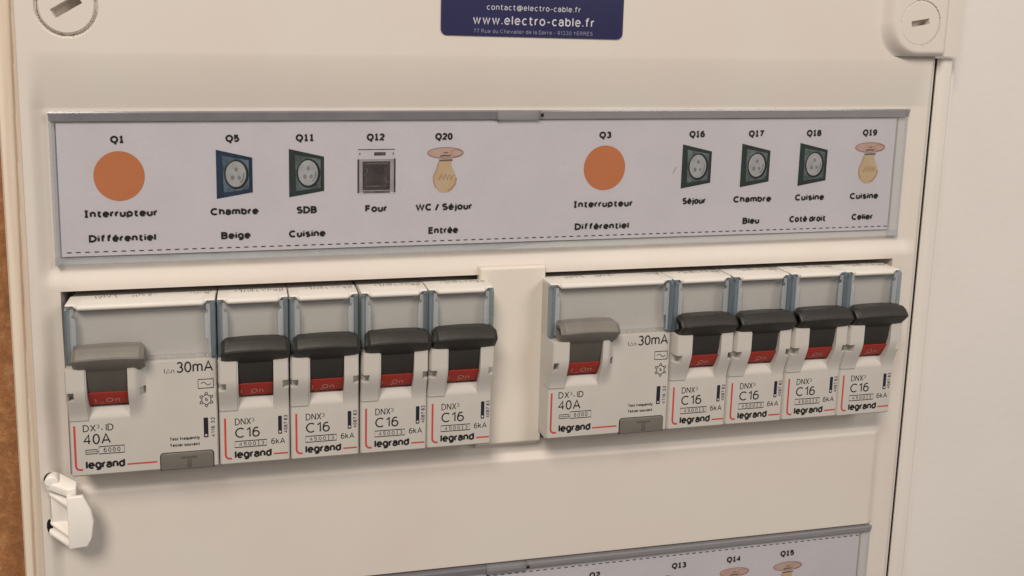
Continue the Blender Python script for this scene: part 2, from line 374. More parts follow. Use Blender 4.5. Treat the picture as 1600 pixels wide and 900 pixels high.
trim = thing('edge_trim', 'cream streaked trim strip between the brown wall and the panel cover', 'trim strip', (-12, -80, -4))
def at(o):                                   # geometry given in panel millimetres, re-based on the parent's location
    return (o.location.x/S, o.location.z/S, -o.location.y/S)
def build_at(geo, name, mat, parent, bevel=0, smooth_angle=35):
    bx, bz, bh = at(parent); geo.v = [(x-bx, z-bz, h-bh) for x, z, h in geo.v]
    return geo.build(name, mat, parent, bevel, smooth_angle)
g = Geo()
tx = [-15.2, -14.9, -14.2, -13.0, -12.3, -12.1, -11.9, -11.7, -11.5, -11.0, -10.2, -9.5]
def th(x, z):
    c = -11.6+0.012*(z-40)
    return -1.6-1.6*smooth(-14.4, -15.2, x)-0.8*math.exp(-((x-c)/0.28)**2)
g.field([-15.2+0.14*k for k in range(41)], frange(-80, 160, 6), th, skirt=-30)
build_at(g, 'strip', TRIM, trim)

housing = thing('cabinet_housing', 'cream cabinet housing frame along the right side of the panel cover', 'cabinet', (120, -90, -60))
g = Geo()
def hh(x, z): return 1.2-0.8*smooth(242.6, 241.4, x)-3.2*smooth(245.4, 248.6, x)
g.field([241.4, 241.55, 241.7, 241.85]+frange(242, 245, 1)+frange(245.3, 249.6, 0.3), frange(-90, 103.4, 6), hh, skirt=-58)
build_at(g, 'side_frame', FRAME, housing)
g = Geo(); g.box(240.42, 241.38, -90, 103.3, -20, 0.1); build_at(g, 'gap_shade_strip', DARK, housing)  # dark strip added to paint the shade inside the cover gap
g = Geo(); g.box(-9, 240.3, -90, 160, -58, -56); g.box(-9, -7.5, -90, 160, -56, -4); build_at(g, 'back_box', DARK, housing)
g = Geo(); g.box(-6, 238, 14, 30, -42, -40); build_at(g, 'mounting_rail', material("zinc", (0.35, 0.35, 0.34), 0.4, 0.5, 0.05, 80, metal=1), housing)

# ------------------------------------------------------------------ the moulded cover of the board
OPX0, OPX1, OPZ0, OPZ1 = -2.2, 231.0, -4.0, 44.5
S2 = -129.5                                                           # the second row's offset
def coverh(x, z):
    inx = smooth(-7.6, -3.6, x)*smooth(240.0, 234.0, x)
    upper = smooth(103.0, 98.0, z)*inx
    deep = 2.4*max(0.0, min(1.0, (103.0-z)/13.5))**1.35
    h = 2.4-min(2.4, deep)*inx*(0.72+0.28*smooth(230, 40, x)) if z < 103.0 else 2.4
    # pads between label strip and openings, and below the row
    for dz in (0, S2):
        pad = smooth(50.6+dz, 45.2+dz, z)*smooth(8+dz, 43.0+dz, z)
        h += 1.3*pad*inx
    t = 1.4*smooth(0, 230, x)
    lowpad = smooth(-6.8-t, -9.2-t, z)*(1-smooth(-39.8, -40.6, z))
    h += 1.4*lowpad*smooth(-6.5, 0.5, x)*smooth(233.6, 230.0, x)
    h -= 0.7*smooth(-8.9, -9.4, x)                                    # rounded outer edges
    h -= 1.9*smooth(237.8, 240.3, x)
    # moulded disc seat of the left screw
    d = math.hypot(x-2.4, z-113.6); h -= 0.7*math.exp(-((d-6.95)/0.16)**2)
    return h
def hole(x, z):
    if OPX0 < x < OPX1 and OPZ0 < z < OPZ1: return True
    if OPX0 < x < OPX1 and OPZ0+S2 < z < OPZ1+S2: return True
    if math.hypot(x-2.4, z-113.6) < 6.7: return True
    return False
cover = thing('panel_cover', 'large cream plastic front cover of the electrical panel framing the row of switches', 'panel cover', (115, -90, -2))
xs = sorted(set([round(t, 3) for t in frange(-9.4, 12, 0.2)+frange(12, 224, 4)+frange(224, 240.4, 0.4)]+[OPX0, OPX0-0.01, OPX1, OPX1+0.01]))
zs = sorted(set([round(t, 3) for t in frange(-92, -84, 1)+frange(-84, -44, 4)+frange(-44, -36, 0.3)+frange(-36, -12, 3)+frange(-14, -1, 0.3)+frange(-1, 39, 4)+frange(39, 53, 0.3)+frange(53, 86, 3)+frange(86, 106, 0.35)+frange(106, 121, 0.25)+frange(121, 160, 4)]+[OPZ0, OPZ1]))
g = Geo(); g.field(xs, zs, coverh, hole, skirt=-14.0)
build_at(g, 'faceplate', COVER, cover)
# collar that closes the screw seat
def screw(cx, cz, r, top, slot_len, slot_w, ang, edge=0.5, name='cover_screw'):
    g = Geo(); n = 64; c, s_ = math.cos(ang), math.sin(ang)
    def f(x, z):
        d = math.hypot(x-cx, z-cz); u = (x-cx)*c+(z-cz)*s_; v = -(x-cx)*s_+(z-cz)*c
        h = top-edge*smooth(r-0.5, r, d)
        k = smooth(slot_len/2+0.06, slot_len/2-0.06, abs(u))*smooth(slot_w/2+0.06, slot_w/2-0.06, abs(v))
        return h-4.2*k
    vs = []; fs = []; rr = [r*(k/46) for k in range(47)]; rr = [r*(k/110) for k in range(111)]; n = 220
    vs.append((cx, cz, f(cx, cz)))
    for q in rr[1:]:
        for k in range(n):
            a = 2*math.pi*k/n; x, z = cx+q*math.cos(a), cz+q*math.sin(a); vs.append((x, z, f(x, z)))
    for k in range(n): fs.append((0, 1+k, 1+(k+1) % n))
    for j in range(len(rr)-2):
        for k in range(n):
            a = 1+j*n+k; b = 1+j*n+(k+1) % n; fs.append((a, a+n, b+n, b))
    base = len(vs)-n
    for k in range(n): vs.append((vs[base+k][0], vs[base+k][1], -3.9))
    for k in range(n): fs.append((base+k, base+n+k, base+n+(k+1) % n, base+(k+1) % n))
    g.add(vs, fs, True)
    return build_at(g, name, COVER, cover, smooth_angle=60)
screw(2.4, 113.6, 6.55, 2.35, 6.9, 2.2, math.radians(31))
# corner boss carrying the right screw
def bossh(x, z):
    r = 8.2; cx, cz = 230.8, 113.4                                     # rounded lower-left corner
    if x >= cx: d = cz-z-9.2+0.0
    else: d = math.hypot(x-cx, min(0, z-cz))-9.2 if z < cz else (cx-x)-9.2
    k = smooth(2.0, -1.2, d)
    soft = smooth(5.0, 0.0, d)
    h = 1.9+0.8*soft+2.3*k
    dd = math.hypot(x-230.6, z-113.3); h -= 0.0*dd
    h -= 2.3*smooth(238.6, 241.4, x)*k
    return h
g = Geo()
def bhole(x, z):
    return (math.hypot(x-230.6, z-113.3) < 6.35)
g.field(frange(217.4, 246.6, 0.25), frange(104.0, 124, 0.25)+frange(125, 160, 3), bossh, bhole, skirt=-1.0)
build_at(g, 'screw_boss', COVER, cover)
screw(230.6, 113.3, 6.34, 4.85, 5.6, 1.55, math.radians(9), 0.15)

# ------------------------------------------------------------------ paper label strips, their clear holders, and the card
def pr(geo, name, mat, parent): return build_at(geo, name, mat, parent)
PH = 1.15
def socket_icon(parent, cx, cz, blue):
    a = SOCKBLUE if blue else SOCKGREEN
    q = lambda u, v: (cx-4.4+8.9*u, cz+(6.2-1.7*u)*v*1.0-0.3*u)       # a square seen in perspective
    ic = Geo(); ic.flat([q(0, -1.0), q(1, -0.98), q(1, 0.98), q(0, 1)], PH+0.03); root = pr(ic, 'socket_icon', a, parent)
    t = Geo(); t.flat([q(.2, -.78), q(.90, -.78), q(.90, .80), q(.17, .80)], PH+0.06); pr2(t, 'inner_square', SOCKINB if blue else SOCKIN, root)
    t = Geo(); t.ellipse(cx+0.55, cz-0.1, 3.0, 3.75, PH+0.09); pr2(t, 'ring', SOCKRING, root)
    t = Geo(); t.ellipse(cx+0.4, cz-0.0, 2.5, 3.25, PH+0.12); pr2(t, 'disc', SOCKDISC, root)
    t = Geo(); t.ellipse(cx+0.45, cz+1.2, 0.42, 0.55, PH+0.15); t.ellipse(cx-0.4, cz-0.9, 0.45, 0.6, PH+0.15); t.ellipse(cx+1.2, cz-0.9, 0.4, 0.55, PH+0.15)
    t.stroke([(cx+1.5, cz-2.2), (cx+2.2, cz-1.2), (cx+2.4, cz+0.3)], 0.35, PH+0.15)
    pr2(t, 'pin_hole', SOCKHOLE, root)
def pr2(geo, name, mat, part):                # sub-part of a part (part has no offset of its own)
    o = build_at(geo, name, mat, part.parent); o.parent = part; return o
def lamp_icon(parent, cx, cz):
    t = Geo(); t.ellipse(cx, cz+4.7, 4.9, 1.45, PH+0.03); root = pr(t, 'lamp_icon', PINK, parent)
    t = Geo(); t.ring(cx, cz+4.7, 4.8, 1.4, 0.22, PH+0.06); t.ring(cx+2.9, cz+4.6, 1.5, 0.9, 0.15, PH+0.06); pr2(t, 'rim', PINKEDGE, root)
    t = Geo(); t.stroke([(cx-1.4, cz+3.8), (cx-0.4, cz+4.0), (cx+1.3, cz+3.95)], 0.42, PH+0.09)
    t.stroke([(cx-0.6, cz+4.75), (cx+0.7, cz+4.8)], 0.25, PH+0.09); t.stroke([(cx-1.7, cz+2.7), (cx+1.9, cz+2.8)], 0.45, PH+0.09); pr2(t, 'socket_lines', BROWN, root)
    t = Geo(); prof = [(1.7, 2.5), (1.75, 1.3), (2.3, 0.2), (2.95, -1.2), (3.1, -2.6), (2.7, -4.1), (1.9, -5.2), (0.9, -5.8)]
    t.flat([(cx-0.1+a, cz+b) for a, b in reversed(prof)][::-1]+[(cx-0.1-a, cz+b) for a, b in reversed(prof)], PH+0.03); pr2(t, 'bulb', BULB, root)
    t = Geo(); t.stroke([(cx-1.8, cz+2.2), (cx-2.3, cz+0.4), (cx-3.1, cz-1.4), (cx-3.1, cz-2.9), (cx-2.5, cz-4.4)], 0.3, PH+0.07)
    t.stroke([(cx+3.0, cz-2.0), (cx+2.6, cz-3.8), (cx+1.5, cz-5.0), (cx+0.7, cz-5.3)], 0.42, PH+0.07)
    t.stroke([(cx-1.7, cz-2.4), (cx-1.0, cz-1.0), (cx-0.5, cz-2.4), (cx+0.1, cz-0.9), (cx+0.6, cz-2.4), (cx+1.1, cz-1.0), (cx+1.6, cz-2.5), (cx+2.1, cz-1.2)], 0.42, PH+0.09)
    pr2(t, 'filament', BULBEDGE, root)
def oven_icon(parent, cx, cz):
    t = Geo(); t.box(cx-4.85, cx+4.85, cz-5.9, cz+5.8, PH-0.02, PH+0.02); root = pr(t, 'oven_icon', OVENWHITE, parent)
    t = Geo(); t.stroke([(cx-4.8, cz+5.7), (cx+4.8, cz+5.7)], 0.22, PH+0.05)
    t.stroke([(cx-4.7, cz+3.2), (cx-4.7, cz-5.6)], 0.45, PH+0.05); t.stroke([(cx+4.8, cz+3.3), (cx+4.8, cz-5.6)], 0.45, PH+0.05)
    t.stroke([(cx-4.3, cz+4.9), (cx-4.3, cz+4.3)], 0.25, PH+0.05); t.stroke([(cx+4.4, cz+4.9), (cx+4.4, cz+4.3)], 0.25, PH+0.05)
    t.flat([(cx-3.6, cz-4.9), (cx+3.6, cz-4.9), (cx+3.6, cz+2.6), (cx-3.6, cz+2.6)], PH+0.05)
    pr2(t, 'outline', OVENDARK, root)
    t = Geo(); t.flat([(cx-4.5, cz-5.5), (cx+4.6, cz-5.5), (cx+4.6, cz+3.2), (cx-4.5, cz+3.2)], PH+0.035); pr2(t, 'door_panel', OVENPANEL, root)
    t = Geo(); t.flat([(cx-0.6, cz+4.1), (cx+2.4, cz+4.1), (cx+2.4, cz+5.0), (cx-0.6, cz+5.0)], PH+0.06)
    t.flat([(cx-3.4, cz-5.7), (cx+3.5, cz-5.7), (cx+3.5, cz-5.1), (cx-3.4, cz-5.1)], PH+0.06)
    pr2(t, 'display', OVENGREY, root)
    t = Geo()
    t.stroke([(cx-3.2+0.45*k, cz+2.0+(0.22 if k % 2 else -0.1)) for k in range(15)], 0.3, PH+0.08)
    t.stroke([(cx-2.7, cz+0.8), (cx-2.3, cz+0.1), (cx-3.0, cz-0.8), (cx-2.5, cz-2.0), (cx-2.9, cz-3.0)], 0.4, PH+0.08)
    t.stroke([(cx+2.5, cz+0.8), (cx+2.1, cz+0.0), (cx+2.9, cz-0.9), (cx+2.3, cz-1.9), (cx+2.8, cz-3.0)], 0.4, PH+0.08)
    t.stroke([(cx-2.7, cz-3.9), (cx+2.7, cz-3.9)], 0.35, PH+0.08); pr2(t, 'window_reflection', OVENGREY, root)

WORD_WIDTH = {'Interrupteur': 17.4, 'Diff\u00e9rentiel': 15.9, 'Chambre': 11.9, 'Beige': 7.3, 'SDB': 5.2, 'Cuisine': 9.4, 'Four': 5.8, 'WC / S\u00e9jour': 15.4,
              'Entr\u00e9e': 8.1, 'S\u00e9jour': 7.2, 'Bleu': 5.3, 'Cot\u00e9 droit': 11.8, 'Celier': 7.1, 'Q1': 3.3, 'Q5': 3.4, 'Q3': 3.5}
def word(geo, txt, cx, zb, cap=1.9, k=1.0):
    wd = WORD_WIDTH.get(txt, 4.7 if len(txt) == 3 else 3.4); text(geo, txt, cx-wd/2, cx+wd/2, zb, cap, PH+0.04, 0.27, gap=0.05, serif=True)

def clear_holder(dz, label):
    o = thing('label_holder', label, 'label holder', (115, 51+dz, 0), 'clear label holders across the panel cover')
    g = Geo(); xs_ = -2.9, 232.1
    g.prism_x([(88.8+dz, 0.2), (88.9+dz, 2.25), (88.5+dz, 2.4), (86.5+dz, 1.75), (86.3+dz, 0.2)], -2.9, 108.0)
    g.prism_x([(88.8+dz, 0.2), (88.9+dz, 2.25), (88.5+dz, 2.4), (86.5+dz, 1.75), (86.3+dz, 0.2)], 120.0, 232.1)
    build_at(g, 'top_bevel', BEVEL, o)
    g = Geo(); g.prism_x([(88.8+dz, 0.2), (88.9+dz, 2.45), (86.9+dz, 2.2), (86.15+dz, 1.9), (86.1+dz, 0.2)], 108.1, 119.9); build_at(g, 'finger_tab', BEVEL, o, bevel=0.15)
    g = Geo(); g.prism_x([(88.0+dz, 2.3), (88.0+dz, 2.5), (87.1+dz, 2.25), (87.1+dz, 2.0)], 120.05, 120.75); g.box(108.2, 108.7, 86.1+dz, 86.5+dz, 1.7, 1.95); build_at(g, 'latch_mark', INK, o)
    g = Geo(); g.prism_x([(53.0+dz, 0.3), (52.9+dz, 1.75), (51.6+dz, 2.0), (51.05+dz, 1.7), (51.0+dz, 0.2)], -2.9, 232.1); build_at(g, 'bottom_lip', RIBLIGHT, o)
    g = Geo(); g.prism_z([(-2.95, 0.2), (-2.95, 1.8), (-2.5, 2.1), (-1.7, 1.7), (-1.7, 0.2)], 51.2+dz, 86.2+dz); build_at(g, 'end_wall', RIBLIGHT, o)
    g = Geo(); g.prism_z([(229.2, 0.2), (229.2, 1.6), (231.4, 2.0), (232.1, 1.8), (232.1, 0.2)], 51.2+dz, 86.2+dz); build_at(g, 'end_wall', RIBLIGHT, o)
    g = Geo(); g.box(-1.6, 229.1, 53.1+dz, 86.2+dz, 1.5, 1.62); build_at(g, 'clear_window', SHEET, o)
    return o
clear_holder(0, 'upper clear plastic label holder above the row of switches')
clear_holder(S2, 'lower clear plastic label holder cut off by the bottom of the photo')

def label_strip(dz, label, entries, dash_z):
    o = thing('label_strip', label, 'paper label', (115, 53+dz, 0.4), 'printed paper strips naming the circuits')
    g = Geo(); g.box(-1.5, 228.9, 53.2+dz, 86.1+dz, PH-0.12, PH-0.04) 
    build_at(g, 'paper', PAPER, o)
    g = Geo(); x = -0.3; a = True
    while x < 228.4:
        g.flat([(x, dash_z-0.13), (x+1.1, dash_z-0.13), (x+1.1, dash_z+0.13), (x, dash_z+0.13)], PH+0.02); x += 2.13
    build_at(g, 'dashed_cut_line', INK, o)
    if dz == 0:
        g = Geo(); pen(g, [(159.3, 71.2), (159.8, 72.0), (160.2, 72.9)], 0.12, PH+0.03); build_at(g, 'pen_scratch', BROWN, o)
    for q, cx, kind, words in entries:
        if kind == 'dot':
            g = Geo(); g.ellipse(cx+0.15, 73.0+dz, 6.0, 6.15, PH+0.03, 64); build_at(g, 'orange_dot', ORANGE, o)
        elif kind in ('blue', 'green'): socket_icon(o, cx+0.3, 73.0+dz, kind == 'blue')
        elif kind == 'oven': oven_icon(o, cx+0.2, 73.1+dz)
        elif kind == 'lamp': lamp_icon(o, cx+0.5, 73.0+dz)
        g = Geo(); word(g, q, cx, 81.1+dz, 1.85)
        for (t, wx, wz) in words: word(g, t, wx, wz+dz)
        build_at(g, 'lettering', INK, o)
    return o
label_strip(0, 'paper circuit label strip with orange dots and icons in the upper holder', [
    ('Q1', 12.5, 'dot', [('Interrupteur', 12.7, 62.8), ('Diff\u00e9rentiel', 12.9, 56.6)]),
    ('Q5', 39.9, 'blue', [('Chambre', 40.1, 62.6), ('Beige', 40.3, 56.4)]),
    ('Q11', 57.9, 'green', [('SDB', 58.2, 62.5), ('Cuisine', 58.3, 56.3)]),
    ('Q12', 76.0, 'oven', [('Four', 76.2, 62.4)]),
    ('Q20', 94.0, 'lamp', [('WC / S\u00e9jour', 94.3, 62.4), ('Entr\u00e9e', 94.2, 56.1)]),
    ('Q3', 138.9, 'dot', [('Interrupteur', 139.1, 62.1), ('Diff\u00e9rentiel', 139.0, 55.9)]),
    ('Q16', 166.0, 'green', [('S\u00e9jour', 166.2, 62.3)]),
    ('Q17', 184.1, 'green', [('Chambre', 184.2, 62.4), ('Bleu', 184.2, 56.1)]),
    ('Q18', 202.3, 'green', [('Cuisine', 202.4, 62.5), ('Cot\u00e9 droit', 202.3, 56.2)]),
    ('Q19', 220.4, 'lamp', [('Cuisine', 220.2, 62.5), ('Celier', 220.2, 56.3)])], 54.2)
label_strip(S2, 'paper circuit label strip at the bottom right reading Q2, Q13, Q14 and Q15', [
    ('Q2', 141.3, 'dot', []), ('Q13', 168.1, 'green', []), ('Q14', 186.1, 'lamp', []), ('Q15', 204.1, 'lamp', [])], -44.1)

card = thing('contact_card', 'navy blue sticker with web address stuck at the top of the cover', 'sticker', (117, 107.8, 2.4))
tilt = lambda pts: [(x, z-0.012*(x-117)) for x, z in pts]
g = Geo(); g.prism_h(tilt(rrect(92.4, 141.9, 107.9, 139, 1.6)), 2.42, 2.75); build_at(g, 'card_stock', NAVY, card, bevel=0.08)
def cardtext(txt, x0, x1, zb, cap, mat, bold=0.12):
    g = Geo(); text(g, txt, x0, x1, zb, cap, 2.79, bold); g.v = [(x, z-0.012*(x-117), h) for x, z, h in g.v]; build_at(g, 'lettering', mat, card)
cardtext('contact@electro-cable.fr', 104.4, 129.8, 114.55, 1.45, WHITEINK)
cardtext('www.electro-cable.fr', 100.8, 133.7, 110.85, 2.35, WHITEINK, 0.135)
cardtext('77 Rue du Chevalier de la Barre - 91330 YERRES', 101.0, 133.4, 108.65, 1.0, DIMINK)

# ------------------------------------------------------------------ blanking plate between the groups
blank = thing('blanking_plate', 'plain cream blanking plate filling the gap between the two groups of switches', 'blanking plate', (113.7, -5, 0))
g = Geo()
def bl(x, z):
    e = min(x-104.0, 122.5-x)
    return 3.25-0.5*smooth(0.35, 0, e)-0.35*smooth(46.2, 46.9, z)-2.6*smooth(-3.0, -5.2, z)
g.field([104.0, 104.1, 104.2, 104.35, 105]+frange(106, 121, 3)+[122.15, 122.3, 122.4, 122.5], frange(-5.2, -2, 0.3)+frange(0, 44, 4)+frange(45, 46.9, 0.2), bl, skirt=0.5)
build_at(g, 'plate', BLANK, blank)

# ------------------------------------------------------------------ the modular devices (local u 0..W, z 0..45)
def device_surface(W, kind):
    rc = kind == 'rcd'
    su0, su1 = (4.8, 14.2) if rc else (4.9, 13.4)
    rc_right = 18.3 if rc else W
    def f(u, z):
        e = min(u, W-u)
        h = 10.0-0.5*smooth(0.5, 0.0, e)**2-0.7*smooth(0.7, 0.0, z)**2
        if z < 28.35:
            bul = smooth(14.0, 23.5, z)*2.5
            if u < su0 or su1 < u < rc_right:
                k = 1.0
                if rc and u > su1: k = smooth(18.6, 15.6, u)
                if not rc: k = 1-0.25*smooth(0.8, 0, e)**2
                h += bul*k
                if z > 14.5 and u < 4.5: h += 0.28*smooth(14.5, 14.62, z)
                n0 = 0.5 if rc else -1
                if 20.4 < z < 22.6 and (n0 < u < 1.85 or (15.75 < u and not rc) or (rc and 16.9 < u < 18.1)): h -= 2.1 if not (rc and u > 5) else 1.3
            if su0 <= u <= su1:
                if z > 17.5: h = 4.5
                elif z > 14.6: h -= 0.9*smooth(14.6, 17.4, z)
        else:
            h = 7.7-0.4*smooth(0.5, 0, e)
            if z > 42.2: h = 8.6
        return h
    return f, su0, su1
def toggle_geo(su0, su1, hu0, hu1):
    neck = Geo()
    neck.prism_x([(18.2, 4.6), (18.2, 9.1), (19.0, 9.85), (21, 10.9), (24, 11.7), (27, 12.1), (30, 12.2), (30, 4.6)][::-1], su0+0.12, su1-0.12)
    bar = Geo(); n = 14
    prof = [(27.05, 8.6), (27.05, 11.2), (27.3, 11.6), (30.5, 14.4), (30.95, 14.6), (31.35, 14.5), (32.95, 13.2), (33.3, 12.6), (33.2, 9.2), (31.5, 8.4)]
    m = len(prof); cz, chh = 30.2, 11.6; secs = []
    us = [0, 0.05, 0.4, 1.0]+[1.0+(hu1-hu0-2.0)*k/n for k in range(1, n)]+[hu1-hu0-1.0, hu1-hu0-0.4, hu1-hu0]
    L = hu1-hu0
    for i, u in enumerate(us):
        e = min(u, L-u); sc = 1-0.22*smooth(1.1, 0, e)
        bow = 0.55*(1-((u-L/2)/(L/2))**2)
        secs.append([(hu0+u, cz+(z-cz)*sc+bow*(0.9 if z > cz else 0.15), chh+(h-chh)*sc+bow*0.8) for z, h in prof])
    vs = [p for s_ in secs for p in s_]; fs = []
    for i in range(len(secs)-1):
        for k in range(m):
            a = i*m+k; b = i*m+(k+1) % m; fs.append((a, b, b+m, a+m))
    # right end cap closed, left end hollow
    fs.append(tuple((len(secs)-1)*m+k for k in range(m)))
    o = len(vs)
    vs += [(hu0, cz+(z-cz)*0.55, chh+(h-chh)*0.55) for z, h in prof]; vs += [(hu0+1.8, cz+(z-cz)*0.5, chh+(h-chh)*0.5) for z, h in prof]
    for k in range(m):
        k2 = (k+1) % m; fs.append((k2, k, o+k, o+k2)); fs.append((o+k2, o+k, o+m+k, o+m+k2))
    fs.append(tuple(o+m+k for k in range(m))[::-1])
    bar.add(vs, fs, True)
    # raised outline on the upper face of the bar
    rib = Geo(); L2 = L-3.0; pts = []
    for k in range(17):
        u = 1.5+L2*k/16; bow = 0.55*(1-((u-L/2)/(L/2))**2); z_, h_ = (32.5+bow*0.9, 13.5+bow*0.8) if 0 < k < 16 else (31.7+bow*0.9, 14.15+bow*0.8)
        pts.append((hu0+u, z_, h_))
    vs = []
    for x, z, h in pts: vs += [(x, z+0.08, h), (x, z, h+0.09), (x, z-0.08, h+0.05)]
    rib.add(vs, [f for k in range(16) for f in ((3*k+1, 3*k, 3*k+3, 3*k+4), (3*k+2, 3*k+1, 3*k+4, 3*k+5))])
    bar.add(rib.v, rib.f)
    return neck, bar

def brackets(g, u, ztop, zhook, uend, h, w=0.5):
    pts = [(u, ztop), (u, zhook+1.1), (u+0.12, zhook+0.55), (u+0.45, zhook+0.15), (u+0.9, zhook), (uend, zhook)]
    g.stroke(pts, w, h)
def rect(g, x0, x1, z0, z1, h, w=0.16): g.stroke([(x0, z0), (x1, z0), (x1, z1), (x0, z1)], w, h, True)

LH = 10.035
def brand(g, x0, x1, zb, asc, h):
    text(g, 'legrand', x0, x1, zb, asc*1.08, h, 0.225, gap=0.05)
def make_device(kind, label):
    rc = kind == 'rcd'; W = 35.08 if rc else 17.4
    root = thing('differential_switch' if rc else 'circuit_breaker', label, 'residual current switch' if rc else 'circuit breaker', (0, 0, 0),
                 'wide differential switches at the start of each group' if rc else 'narrow circuit breakers in the row')
    f, su0, su1 = device_surface(W, kind)
    ue = [su0, su1, 0.5, 1.85, 15.75, 4.5, 2.0, W-2.0, 16.9, 18.1]
    ze = [14.5, 17.5, 20.4, 22.6, 28.35, 42.2]
    g = Geo(); g.field(grid(0.0, W, 0.3, ue), grid(0, 42.6, 0.3, ze), f, skirt=-12)
    g.build('body', BODY, root, smooth_angle=38)
    # the pale rolled lip above the label window
    g = Geo(); i = 2.4 if rc else 2.0
    g.prism_x([(42.0, 7.2), (41.85, 9.4), (42.05, 9.9), (42.5, 10.1), (43.05, 9.9), (43.38, 9.2), (43.45, 2.2), (42.0, 2.2)], i+0.55, W-i-0.55)
    g.prism_x([(42.6, 7.2), (42.7, 8.9), (43.0, 9.2), (43.34, 8.8), (43.41, 2.1), (42.6, 2.1)], 0.12, W-0.12)
    g.prism_h([(i-0.5, 43.1), (i+0.6, 42.0), (i+0.6, 43.3)], 7.9, 9.7); g.prism_h([(W-i-0.6, 42.0), (W-i+0.5, 43.1), (W-i-0.6, 43.3)], 7.9, 9.7)
    g.build('upper_lip', LIP, root, bevel=0.14)
    # traces of the print on the sloping top
    g = Geo(); rnd = random.Random(5 if rc else 3)
    for base in ([6, 15, 29] if rc else [4.5, 11.0]):
        for k in range(8):
            u = base+k*0.7+rnd.uniform(-.2, .2); h0 = 2.4+rnd.uniform(0, 0.8); h1 = h0+rnd.uniform(.6, 2.4); du = rnd.uniform(-.3, .6)
            g.add([(u, 43.5, h0), (u+.15, 43.5, h0), (u+.15+du, 43.5, h1), (u+du, 43.5, h1)], [(0, 1, 2, 3)])
    g.build('top_print', INK, root)
    # clear label window: front sheet, tinted side ribs and the stepped corners
    g = Geo(); g.box(1.3, W-1.3, 29.0, 42.5, 9.3, 9.7); g.box(1.3, W-1.3, 28.8, 29.35, 7.8, 9.75)
    win = g.build('label_window', CLEAR, root, bevel=0.1)
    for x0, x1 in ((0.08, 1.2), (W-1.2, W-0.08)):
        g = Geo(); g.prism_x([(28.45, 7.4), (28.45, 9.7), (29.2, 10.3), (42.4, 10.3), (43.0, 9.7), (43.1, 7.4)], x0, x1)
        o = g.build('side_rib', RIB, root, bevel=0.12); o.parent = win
    for s_ in (0, 1):
        mm = lambda u: u if s_ == 0 else W-u
        poly = [(1.25, 29.3), (1.8, 29.3), (1.8, 33.4), (2.6, 33.6), (2.6, 39.6), (2.3, 40.1), (1.8, 40.1), (1.8, 41.0), (2.2, 41.0), (2.2, 42.4), (1.25, 42.4)]
        poly = [(mm(a), b_) for a, b_ in poly]
        if s_: poly = poly[::-1]
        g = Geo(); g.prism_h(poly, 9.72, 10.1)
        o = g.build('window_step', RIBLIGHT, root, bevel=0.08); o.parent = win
        g = Geo(); pen(g, [(mm(a), b_) for a, b_ in ((1.9, 33.3), (2.5, 33.35), (2.8, 33.7), (2.8, 39.4), (2.55, 39.95), (2.1, 40.3), (1.9, 40.35))], 0.16, 9.76)
        if s_: g.f = [f_[::-1] for f_ in g.f]
        o = g.build('window_groove', RIB, root); o.parent = win
    # toggle
    hu0, hu1 = (1.9, 18.3) if rc else (0.85, 17.45)
    neck, bar = toggle_geo(su0, su1, hu0, hu1)
    tg = bar.build('toggle', GREY if rc else BLACK, root, smooth_angle=24)
    o = neck.build('toggle_neck', GREYNECK if rc else BLACK, root, bevel=0.12); o.parent = tg
    g = Geo(); g.prism_x([(18.0, 4.6), (18.0, 9.1), (18.3, 9.7), (21.9, 11.55), (21.95, 4.6)][::-1], su0+0.1, su1-0.1)
    red = g.build('red_indicator', RED, root, bevel=0.06)
    g = Geo(); g.box(su0+0.02, su1-0.02, 17.53, 28.3, 4.4, 6.2); o = g.build('slot_shade', DARK, root); o.parent = tg  # dark block added to paint the shade deep in the toggle slot
    g = Geo()
    text(g, 'I', su0+1.6 if rc else su0+0.6, su0+1.75 if rc else su0+0.75, 18.95, 1.25, 0)
    g.stroke([(su0+2.8, 18.75), (su0+3.3, 18.75)], 0.14, 0)
    text(g, 'On', su0+4.1 if rc else su0+3.1, su0+7.2 if rc else su0+6.0, 18.95, 1.25, 0)
    g.v = [(x, z, 9.7+(z-18.3)*0.517+0.06) for x, z, h in g.v]
    o = g.build('lettering', PALEINK, root); o.parent = red
    # printing
    g = Geo(); r = Geo(); b = Geo()
    if rc:
        brackets(r, 1.15, 13.3, 1.95, 2.75, LH); r.stroke([(13.1, 2.55), (20.2, 2.55)], 0.42, LH)
        text(g, 'DX', 3.1, 6.1, 11.6, 1.8, LH, 0.13, gap=0.14); text(g, '3', 6.25, 6.95, 12.35, 0.95, LH); g.stroke([(7.3, 12.1), (7.75, 12.1)], 0.2, LH); text(g, 'ID', 8.4, 10.2, 11.6, 1.8, LH, 0.13, gap=0.14)
        text(g, '40A', 3.1, 9.5, 8.3, 2.7, LH, 0.13, gap=0.12)
        rect(g, 3.5, 6.2, 5.9, 6.95, LH); g.stroke([(3.5, 6.42), (6.6, 6.42)], 0.15, LH)
        rect(g, 6.6, 12.6, 5.75, 7.6, LH); text(g, '6000', 7.7, 11.6, 6.1, 1.15, LH, 0.13, gap=0.32)
        brand(g, 3.4, 12.6, 2.0, 2.05, LH)
        text(g, '30mA', 25.4, 34.2, 25.2, 2.8, LH, 0.13, gap=0.1)
        g.stroke([(22.6, 25.3), (22.6, 26.4)], 0.16, LH); g.stroke([(23.0, 25.3), (23.5, 26.3), (24.0, 25.3)], 0.15, LH, True); g.stroke([(24.3, 25.3), (24.3, 26.0), (24.8, 26.0), (24.9, 25.3)], 0.15, LH)
